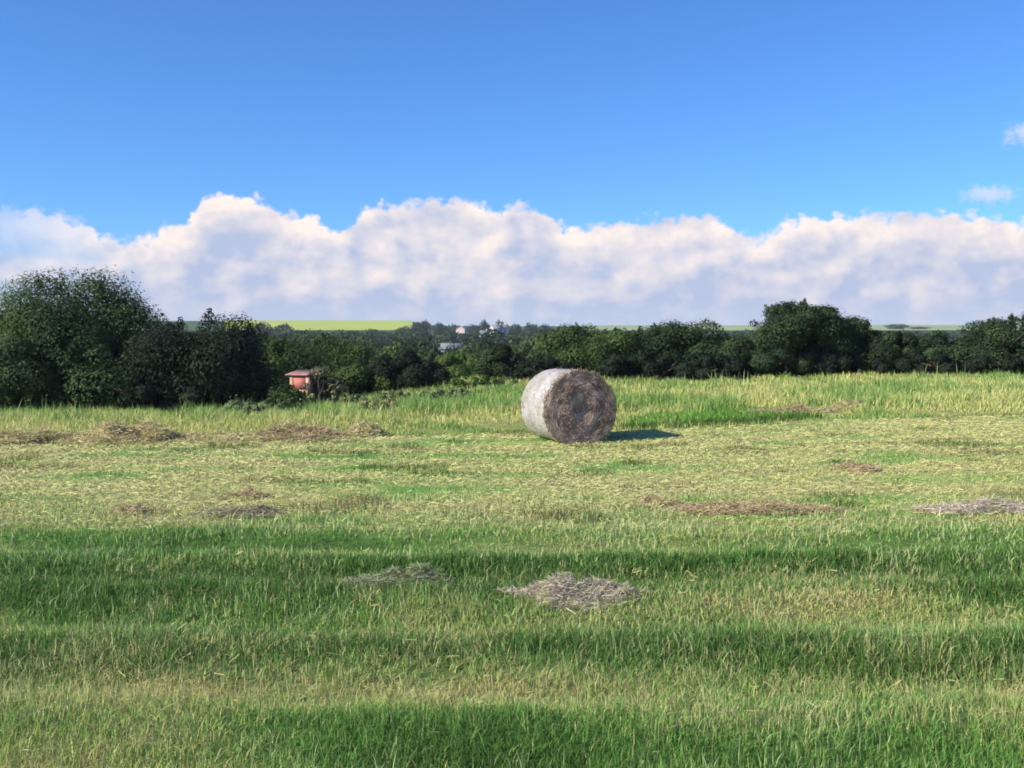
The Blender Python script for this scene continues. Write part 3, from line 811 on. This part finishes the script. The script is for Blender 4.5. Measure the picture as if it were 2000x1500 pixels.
rnd = random.Random(5)
for (px, pt, d, w, k, lab) in [
        (470, 655, 62, 90, 0, "green tree peeping over the hedge beside the rounded nearly black bush"),
        (548, 668, 75, 90, 1, "leafy valley tree above the red hut"),
        (690, 672, 80, 100, 2, "valley tree behind the low dark bush"),
        (770, 678, 70, 100, 5, "valley tree behind the blackish dome-shaped bush"),
        (850, 690, 78, 80, 4, "small valley tree filling the hedge gap"),
        (960, 685, 72, 90, 2, "valley tree beyond the bright green bush"),
        (1050, 660, 85, 90, 1, "valley tree showing over the dark bush behind the bale")]:
    far_tree(k, px, pt, d, w, lab, "single trees just beyond the hedge")
for (d, ptop, step, wpx) in ((115, 672, 62, 80), (175, 662, 52, 66)):
    px = 440 + rnd.uniform(0, 20)
    while px < 1130:
        far_tree(rnd.randrange(6), px, ptop + rnd.uniform(-5, 8) + (20 if 835 < px < 925 else 0), d * rnd.uniform(0.92, 1.1), wpx * rnd.uniform(0.85, 1.2),
                 "dark round-headed tree in the valley wood below the village", "trees of the valley wood")
        px += step * rnd.uniform(0.75, 1.2)
# village trees on the far slope
for (px, pt, d, w, k, lab) in [
        (823, 627, 690, 46, 3, "big round tree on the skyline where the yellow crop ends"),
        (790, 640, 680, 36, 4, "small dark tree against the end of the yellow crop"),
        (860, 631, 680, 34, 3, "skyline tree just uphill of the long grey roof"),
        (885, 632, 700, 30, 0, "skyline tree above the pinkish house"),
        (925, 634, 690, 34, 3, "dark skyline tree between the two white houses"),
        (946, 628, 695, 22, 4, "tallest slim tree in the village"),
        (977, 626, 700, 18, 3, "pointed dark tree rising over the white house"),
        (1005, 632, 690, 34, 0, "tree beside the white house, away from the pinkish one"),
        (1035, 634, 680, 36, 4, "round village tree above the hedge near the bale"),
        (1065, 634, 690, 36, 3, "last village tree before the tall hedge begins")]:
    far_tree(k, px, pt, d, w, lab, "trees round the hill village")
for i, (px, pt) in enumerate([(830, 652), (862, 655), (925, 660), (950, 662), (995, 658), (1020, 655), (1045, 653), (1075, 652), (905, 664)]):
    far_tree((3, 0, 4)[i % 3], px, pt, 590 + 12 * (i % 3), 34, "dark tree on the slope below the village houses", "trees below the village houses")
for (px, pt, w, lab) in [(515, 630, 40, "dark skyline tree at the start of the yellow crop"), (552, 633, 46, "wider dark tree in front of the yellow crop"),
                         (590, 645, 40, "low dark tree at the foot of the yellow crop")]:
    far_tree(3, px, pt, 640, w, lab, "trees before the yellow crop")
for (px, pt, w, lab) in [(1752, 632, 40, "hazy green tree on the pale ridge beyond the hedge"), (1795, 640, 30, "smaller hazy tree further along the pale ridge")]:
    far_tree(1, px, pt, 900, w, lab, "trees on the pale ridge")


def far_wood():
    """the wood on the far side of the valley, one mass"""
    V, Q, C = [], [], []; off = 0
    rng = np.random.default_rng(77)
    for (d, ptop, step, wpx) in ((270, 657, 38, 50), (400, 652, 30, 40), (520, 650, 26, 36), (640, 648, 26, 34)):
        px = -300.0
        while px < 2300:
            dd = d * rng.uniform(0.94, 1.06)
            x = (px - 1000) / F * dd
            gz = float(ground_z(x, dd)); top = at(px, ptop + rng.uniform(-4, 5) + (36 if 845 < px < 915 and d < 450 else 0), dd)[2]
            h = max(top - gz, 3); w = wpx * rng.uniform(.8, 1.3) / F * dd
            n = 420
            D = rng.normal(0, 1, (n, 3)); D /= np.linalg.norm(D, axis=1)[:, None]
            lump = 0.7 + 0.6 * fbm(D[:, 0] * 2.5 + px, D[:, 1] * 2.5 + D[:, 2] * 2 + 90, 2)
            P = np.stack([x + D[:, 0] * w * .5 * lump, dd + D[:, 1] * w * .5 * lump, gz + h * .5 + D[:, 2] * h * .5 * lump], 1)
            nr = D + rng.normal(0, .5, (n, 3)) + np.array([0, 0, .3]); nr /= np.linalg.norm(nr, axis=1)[:, None]
            tx = np.cross(nr, rng.normal(0, 1, (n, 3))); tx /= np.linalg.norm(tx, axis=1)[:, None]; ty = np.cross(nr, tx)
            s = 0.15 * w * rng.uniform(.6, 1.4, (n, 1))
            V.append(np.stack([P - tx * s * .5, P - ty * s * .35, P + tx * s * .5, P + ty * s * .35], 1).reshape(-1, 3))
            Q.append(np.arange(n)[:, None] * 4 + np.array([[0, 1, 2, 3]]) + off); off += 4 * n
            t = rng.uniform(0, 1) * .6 + rng.random((n, 1)) * .4
            C.append(np.repeat(np.array(NAVY1) * (1 - t) + np.array(MID2) * t * 0.9, 4, 0))
            px += step * rng.uniform(.8, 1.2)
    o = mesh_obj("woodland", np.concatenate(V), [np.concatenate(Q)], M_leaf, None, np.concatenate(C))
    tag(o, "dark wood covering the far side of the valley", "woodland", kind="stuff")


far_wood()

# ------------------------------------------------------------------ houses
M_white = noise_mat("white_render", (0.50, 0.49, 0.48), (0.62, 0.61, 0.60), 1.5, 0.8)
M_pinkish = noise_mat("pinkish_render", (0.42, 0.34, 0.33), (0.52, 0.43, 0.42), 1.5, 0.8)
M_slate = noise_mat("slate", (0.20, 0.20, 0.22), (0.34, 0.34, 0.36), 3, 0.6)
M_palero = noise_mat("pale_roof", (0.13, 0.15, 0.155), (0.20, 0.22, 0.225), 2, 0.5)
M_glass = noise_mat("dark_window", (0.02, 0.025, 0.03), (0.05, 0.06, 0.07), 2, 0.15, spec=0.5)


def house(kind, px, py_base, d, w, dep, hw, hr, rz, mw, mr, label, cat="house", nwin=2):
    x, y, z = at(px, py_base, d)
    root = empty(kind, (x, d, z), rz)
    b = MB()
    hx, hy = w / 2, dep / 2
    V = [(-hx, -hy, -6), (hx, -hy, -6), (hx, hy, -6), (-hx, hy, -6), (-hx, -hy, hw), (hx, -hy, hw), (hx, hy, hw), (-hx, hy, hw), (-hx, 0, hw + hr), (hx, 0, hw + hr)]
    b.add(V, [(0, 1, 5, 4), (2, 3, 7, 6)], [(4, 5, 5)][:0])
    b.add(V, [(1, 2, 6, 5), (3, 0, 4, 7)], [(5, 6, 9), (7, 4, 8)])
    b.build("wall", mw, root)
    r = MB(); e = 0.35; t = 0.18; s = hr / hy
    for sg in (-1, 1):
        y0, z0 = sg * (hy + e), hw - e * s + 0.05
        P = [(-hx - e, y0, z0), (hx + e, y0, z0), (hx + e, 0, hw + hr + .05), (-hx - e, 0, hw + hr + .05)]
        V = P + [(p[0], p[1], p[2] + t) for p in P]
        r.add(V, [(0, 3, 2, 1), (4, 5, 6, 7), (0, 1, 5, 4), (1, 2, 6, 5), (3, 0, 4, 7)])
    ro = r.build("roof", mr, root)
    c = MB(); c.box(hx - 1.2, hx - 0.5, -0.4, 0.4, hw + hr - 0.5, hw + hr + 1.0)
    if cat == "house": c.build("chimney", M_pinkish, ro)
    for i in range(nwin):
        for zz in ((0.9, hw - 1.7) if hw > 4 else (0.9,)):
            wx = -hx + (i + 0.5) * w / nwin
            m_ = MB(); m_.box(wx - .5, wx + .5, -hy - .06, -hy + .05, zz, zz + 1.2); m_.build("window", M_glass, root)
    tag(root, label, cat, "buildings of the hill village")
    return root


house("village_house", 903, 657, 628, 4.2, 6.0, 4.2, 1.6, rad(60), M_pinkish, M_slate, "small pinkish house among dark trees on the far hill")
house("village_house", 970, 657, 626, 6.6, 5.2, 4.6, 2.0, rad(28), M_white, M_slate, "white house with a grey roof under the pointed tree")
house("village_house", 985, 652, 632, 4.0, 4.4, 3.6, 1.6, rad(-20), M_white, M_palero, "smaller white house tucked against the white one with grey roof")
house("village_house", 946, 660, 600, 4.4, 4.4, 2.6, 1.4, rad(15), M_white, M_palero, "tiny pale cottage in the dark trees between pinkish and white house")
house("farm_barn", 880, 688, 470, 9.6, 6.0, 1.6, 2.2, rad(-4), M_slate, M_palero, "long low barn with a pale grey roof in the valley wood", "barn", 3)


# ------------------------------------------------------------------ red hut on posts
def shed():
    d = 29.8
    x, y, z = at(595, 768, d)
    gz = float(ground_z(x, d))
    root = empty("raised_hut", (x, d, z), rad(-24))
    tag(root, "small pinkish red hut raised on thin posts at the edge of the hedge", "hut")
    mred = noise_mat("red_boards", (0.34, 0.14, 0.11), (0.56, 0.27, 0.22), 7, 0.8, bump=0.4, stretch=(6, 1, 1))
    mroof = noise_mat("pink_roof_tin", (0.24, 0.125, 0.105), (0.52, 0.29, 0.26), 9, 0.6, stretch=(5, 1, 1))
    mtrim = noise_mat("peach_trim", (0.30, 0.20, 0.14), (0.60, 0.39, 0.29), 7, 0.7)
    mdoor = noise_mat("dark_red_door", (0.34, 0.11, 0.09), (0.48, 0.18, 0.15), 6, 0.7, stretch=(8, 1, 1))
    W, D, H = 0.60, 0.42, 0.50
    b = MB(); b.box(-W / 2, W / 2, -D / 2, D / 2, 0, H - 0.005); b.build("wall", mred, root)
    t = MB()
    t.box(-W / 2 - .02, -W / 2 + .08, -D / 2 - .03, -D / 2 - .002, -0.02, H - 0.03)
    t.box(W / 2 - .09, W / 2 + .02, -D / 2 - .03, -D / 2 - .002, -0.02, H - 0.03)
    t.box(-W / 2 + .082, W / 2 - .092, -D / 2 - .03, -D / 2 - .002, -0.02, 0.11)
    t.build("trim", mtrim, root)
    dr = MB(); dr.box(-W / 2 + .09, W / 2 - .10, -D / 2 - .02, -D / 2 - .003, .12, H - .05)
    dro = dr.build("door", mdoor, root)
    hd = MB(); hd.box(W / 2 - .17, W / 2 - .145, -D / 2 - .040, -D / 2 - .021, .22, .27); hd.build("handle", M_slate, dro)
    r = MB()
    for k in range(9):                         # corrugations of a mono-pitch roof
        x0 = -W / 2 - .12 + k * (W + 0.13) / 9; x1 = x0 + (W + 0.13) / 9 - 0.004
        V = [(x0, -D / 2 - .10, H), (x1, -D / 2 - .10, H), (x1, D / 2 + .08, H + .11), (x0, D / 2 + .08, H + .11)]
        zz = 0.025 + 0.010 * (k % 2)
        V = V + [(v[0], v[1], v[2] + zz) for v in V]
        r.add(V, [(0, 3, 2, 1), (4, 5, 6, 7), (0, 1, 5, 4), (1, 2, 6, 5), (2, 3, 7, 6), (3, 0, 4, 7)])
    r.build("roof", mroof, root)
    mw = noise_mat("weathered_wood", (0.26, 0.26, 0.20), (0.40, 0.40, 0.33), 8, 0.9, stretch=(4, 4, 1))
    for sx in (-1, 1):
        for sy in (-1, 1):
            p = MB(); px_, py_ = sx * (W / 2 - .05), sy * (D / 2 - .05)
            p.tube([(px_, py_, gz - z - .15), (px_, py_, (gz - z) / 2), (px_, py_, -0.001)], [.024, .022, .022], 8)
            p.build("leg", mw, root)
    bush("nettle_clump", 578, 763, 60, 29.2, "dark nettles growing right in front of the red hut's thin posts", (MID1, LIGHT1), 1100, 0.075, 65, 0, 4, 12, "weed")
    bush("nettle_clump", 548, 748, 50, 29.6, "upright dark nettles on the tall-hedge side of the red hut", (DARK1, MID2), 900, 0.075, 66, 0, 4, 12, "weed")
    bush("hedge_bush", 630, 716, 66, 29.6, "small twiggy shrub growing beside the red hut", (MID1, (0.22, 0.20, 0.12)), 1600, 0.09, 64, 0, 3, 12, "bush", HG)


shed()

# ------------------------------------------------------------------ light
SUN_DIR = Vector((-0.915, -0.403, 0)).normalized()
SUN_EL = rad(32)
sd = Vector((SUN_DIR.x * math.cos(SUN_EL), SUN_DIR.y * math.cos(SUN_EL), math.sin(SUN_EL)))
sl = bpy.data.lights.new("sun", 'SUN'); sl.energy = 5.0; sl.angle = rad(0.5); sl.color = (1.0, 0.90, 0.74)
so = bpy.data.objects.new("sun", sl); COL.objects.link(so)
so.rotation_euler = sd.to_track_quat('Z', 'Y').to_euler(); so.location = sd * 50


def world():
    w = bpy.data.worlds.new("World"); S.world = w; w.use_nodes = True
    nt = w.node_tree; N, L = nt.nodes, nt.links; N.clear()
    out = N.new("ShaderNodeOutputWorld"); bg = N.new("ShaderNodeBackground"); bg.inputs[1].default_value = 0.11
    L.new(bg.outputs[0], out.inputs[0])
    sky = N.new("ShaderNodeTexSky"); sky.sky_type = 'NISHITA'; sky.sun_disc = False
    sky.sun_elevation = SUN_EL; sky.sun_rotation = math.atan2(sd.x, sd.y) % (2 * math.pi)
    sky.altitude = 0; sky.air_density = 0.85; sky.dust_density = 0.3; sky.ozone_density = 4.0

    def math_(op, a, b=None, c=None, clamp=False):
        n = N.new("ShaderNodeMath"); n.operation = op; n.use_clamp = clamp
        for i, v in enumerate((a, b, c)):
            if v is None: continue
            if isinstance(v, (int, float)): n.inputs[i].default_value = v
            else: L.new(v, n.inputs[i])
        return n.outputs[0]

    def rng(v, a, b, c, d, kind='SMOOTHSTEP'):
        n = N.new("ShaderNodeMapRange"); n.interpolation_type = kind
        L.new(v, n.inputs[0])
        for i, q in enumerate((a, b, c, d)): n.inputs[i + 1].default_value = q
        return n.outputs[0]

    def comb(x, y, z=0.0):
        n = N.new("ShaderNodeCombineXYZ")
        for i, v in enumerate((x, y, z)):
            if isinstance(v, (int, float)): n.inputs[i].default_value = v
            else: L.new(v, n.inputs[i])
        return n.outputs[0]

    def noise(vec, scale, detail=6, rough=0.55, dist=0.0):
        n = N.new("ShaderNodeTexNoise"); n.noise_dimensions = '2D'; n.inputs["Scale"].default_value = scale; n.inputs["Detail"].default_value = detail
        n.inputs["Roughness"].default_value = rough; n.inputs["Distortion"].default_value = dist
        L.new(vec, n.inputs["Vector"]); return n.outputs["Fac"]

    def mix(f, a, b, mode='MIX'):
        n = N.new("ShaderNodeMix"); n.data_type = 'RGBA'; n.blend_type = mode
        for i, v in ((0, f), (6, a), (7, b)):
            if isinstance(v, (int, float)): n.inputs[i].default_value = v
            elif isinstance(v, tuple): n.inputs[i].default_value = (*v, 1)
            else: L.new(v, n.inputs[i])
        return n.outputs[2]

    tc = N.new("ShaderNodeTexCoord"); sp = N.new("ShaderNodeSeparateXYZ"); L.new(tc.outputs["Generated"], sp.inputs[0])
    x, y, z = sp.outputs
    az = math_('MULTIPLY', math_('ARCTAN2', x, y), 180 / math.pi)            # degrees clockwise from the view
    el = math_('MULTIPLY', math_('ARCSINE', z), 180 / math.pi)
    P = comb(az, math_('MULTIPLY', el, 1.25))
    # skyline of the cumulus bank
    prof = [(-900, 440), (-200, 390), (0, 398), (100, 410), (190, 436), (235, 462), (320, 436), (378, 424), (398, 385), (430, 366), (470, 378), (520, 385),
            (550, 406), (620, 420), (675, 442), (712, 396), (800, 391), (870, 380), (940, 392), (968, 406), (990, 392), (1060, 405), (1115, 438),
            (1200, 430), (1300, 419), (1390, 416), (1430, 440), (1480, 456), (1535, 424), (1700, 412), (1850, 408), (2000, 424), (2300, 400), (2900, 440)]
    fc = N.new("ShaderNodeFloatCurve"); cv = fc.mapping.curves[0]
    pts = []
    for (px, py) in prof:
        a = math.degrees(math.atan((px - 1000) / F)); e = math.degrees(math.atan((650 - py) / math.hypot(F, px - 1000)))
        pts.append(((a + 45) / 90, e / 10))
    while len(cv.points) > 2: cv.points.remove(cv.points[1])
    cv.points[0].location = pts[0]; cv.points[1].location = pts[-1]
    for q in pts[1:-1]: cv.points.new(*q)
    for p_ in cv.points: p_.handle_type = 'AUTO_CLAMPED'
    fc.mapping.update()
    w1 = noise(P, 0.9, 5, 0.6)
    azw = math_('ADD', az, math_('MULTIPLY', math_('SUBTRACT', w1, 0.5), 1.1))
    t = math_('DIVIDE', math_('ADD', azw, 45.0), 90.0, clamp=True)
    L.new(t, fc.inputs["Value"])
    top = math_('MULTIPLY', fc.outputs[0], 10.0)
    w2 = noise(P, 1.7, 8, 0.62)
    vb = N.new("ShaderNodeTexVoronoi"); vb.voronoi_dimensions = '2D'; vb.feature = 'SMOOTH_F1'; vb.inputs["Scale"].default_value = 1.1; vb.inputs["Detail"].default_value = 1.5
    vb.inputs["Smoothness"].default_value = 0.3; L.new(P, vb.inputs["Vector"])
    dtop = math_('ADD', math_('SUBTRACT', top, el), math_('MULTIPLY', math_('SUBTRACT', w2, 0.5), 0.9))
    dtop = math_('ADD', dtop, math_('MULTIPLY', math_('SUBTRACT', 0.45, vb.outputs["Distance"]), 0.55))
    cov = rng(dtop, -0.10, 0.46, 0.0, 1.0)
    # soften the left bank, which is thin
    thin = rng(az, -26.5, -18.0, 0.40, 1.0)
    cov = math_('MULTIPLY', cov, math_('MAXIMUM', thin, rng(el, 5.2, 3.0, 0, 0.9)))
    # small separate puffs
    for (px, py, rx, ry) in ((1998, 266, 34, 20), (1928, 383, 44, 15), (131, 494, 24, 17)):
        a0 = math.degrees(math.atan((px - 1000) / F)); e0 = math.degrees(math.atan((650 - py) / math.hypot(F, px - 1000)))
        sx = math.degrees(rx / F); sy = math.degrees(ry / F)
        dx = math_('DIVIDE', math_('SUBTRACT', az, a0), sx); dy = math_('DIVIDE', math_('SUBTRACT', el, e0), sy)
        r2 = math_('SQRT', math_('ADD', math_('MULTIPLY', dx, dx), math_('MULTIPLY', dy, dy)))
        r2 = math_('ADD', r2, math_('MULTIPLY', math_('SUBTRACT', w2, 0.5), 2.2))
        cov = math_('MAXIMUM', cov, rng(r2, 1.4, 0.2, 0, 0.5))
    # billows: density looked up again a little towards the sun tells the bright flanks from the rest
    def dens(vec):
        a = noise(vec, 0.34, 10, 0.56, 0.2)
        vo = N.new("ShaderNodeTexVoronoi"); vo.voronoi_dimensions = '2D'; vo.feature = 'SMOOTH_F1'; vo.inputs["Scale"].default_value = 0.38
        vo.inputs["Detail"].default_value = 2; vo.inputs["Roughness"].default_value = 0.55; vo.inputs["Smoothness"].default_value = 0.35
        wv = N.new("ShaderNodeVectorMath"); wv.operation = 'ADD'; L.new(vec, wv.inputs[0])
        nn = N.new("ShaderNodeTexNoise"); nn.inputs["Scale"].default_value = 0.8; nn.inputs["Detail"].default_value = 4; L.new(vec, nn.inputs["Vector"])
        L.new(nn.outputs["Color"], wv.inputs[1]); L.new(wv.outputs[0], vo.inputs["Vector"])
        return math_('SUBTRACT', a, math_('MULTIPLY', vo.outputs["Distance"], 0.42))
    shift = N.new("ShaderNodeVectorMath"); shift.operation = 'ADD'; L.new(P, shift.inputs[0]); shift.inputs[1].default_value = (-0.7, 0.8, 0)
    lit = math_('SUBTRACT', dens(P), dens(shift.outputs[0]))
    big = noise(P, 0.16, 4, 0.5)
    streak = noise(comb(math_('MULTIPLY', az, 0.35), math_('MULTIPLY', el, 1.6)), 0.7, 7, 0.6)
    low = rng(el, 0.3, 4.2, 0.05, 1.0)
    lit = math_('ADD', math_('MULTIPLY', lit, 1.4), math_('ADD', math_('MULTIPLY', low, 0.52), math_('ADD', math_('MULTIPLY', math_('SUBTRACT', big, 0.5), 1.2), math_('MULTIPLY', math_('SUBTRACT', streak, 0.5), 0.7))))
    edge = rng(dtop, 1.9, 0.1, 0.0, 0.55)
    lit = math_('ADD', lit, edge)
    lit = rng(lit, -0.05, 1.40, 0.0, 1.0, 'LINEAR')
    ccol = mix(lit, (0.49, 0.57, 0.78), (1.10, 0.96, 0.88))
    hz = rng(el, 0.0, 2.2, 0.55, 0.0)
    ccol = mix(hz, ccol, (0.62, 0.69, 0.84))
    k = N.new("ShaderNodeVectorMath"); k.operation = 'SCALE'; L.new(ccol, k.inputs[0]); k.inputs["Scale"].default_value = CLOUD_GAIN
    tint = mix(1.0, sky.outputs[0], SKY_TINT, 'MULTIPLY')
    col = mix(cov, tint, k.outputs[0])
    L.new(col, bg.inputs[0])
    w.cycles.sampling_method = 'MANUAL'; w.cycles.sample_map_resolution = 512


CLOUD_GAIN = 1 / 0.11 / 1.5
SKY_TINT = (0.47, 0.78, 1.14)
world()

# ------------------------------------------------------------------ haze
HAZE = 0.00015
if HAZE:
    b = MB(); b.box(-2500, 2500, -300, 2300, -16, 40)
    m, nt, N, L = new_mat("haze_air")
    out = N.new("ShaderNodeOutputMaterial"); v = N.new("ShaderNodeVolumePrincipled")
    v.inputs["Color"].default_value = (0.75, 0.85, 1.0, 1); v.inputs["Density"].default_value = HAZE
    L.new(v.outputs[0], out.inputs["Volume"])
    o = b.build("haze", m); tag(o, kind="stuff")

# ------------------------------------------------------------------ output
S.view_settings.view_transform = 'Standard'
S.view_settings.look = 'None'
S.view_settings.exposure = 0.58
S.view_settings.gamma = 1.0
S.render.engine = 'CYCLES'
S.cycles.use_denoising = True
S.cycles.max_bounces = 6
S.cycles.volume_bounces = 0
S.cycles.filter_width = 1.8
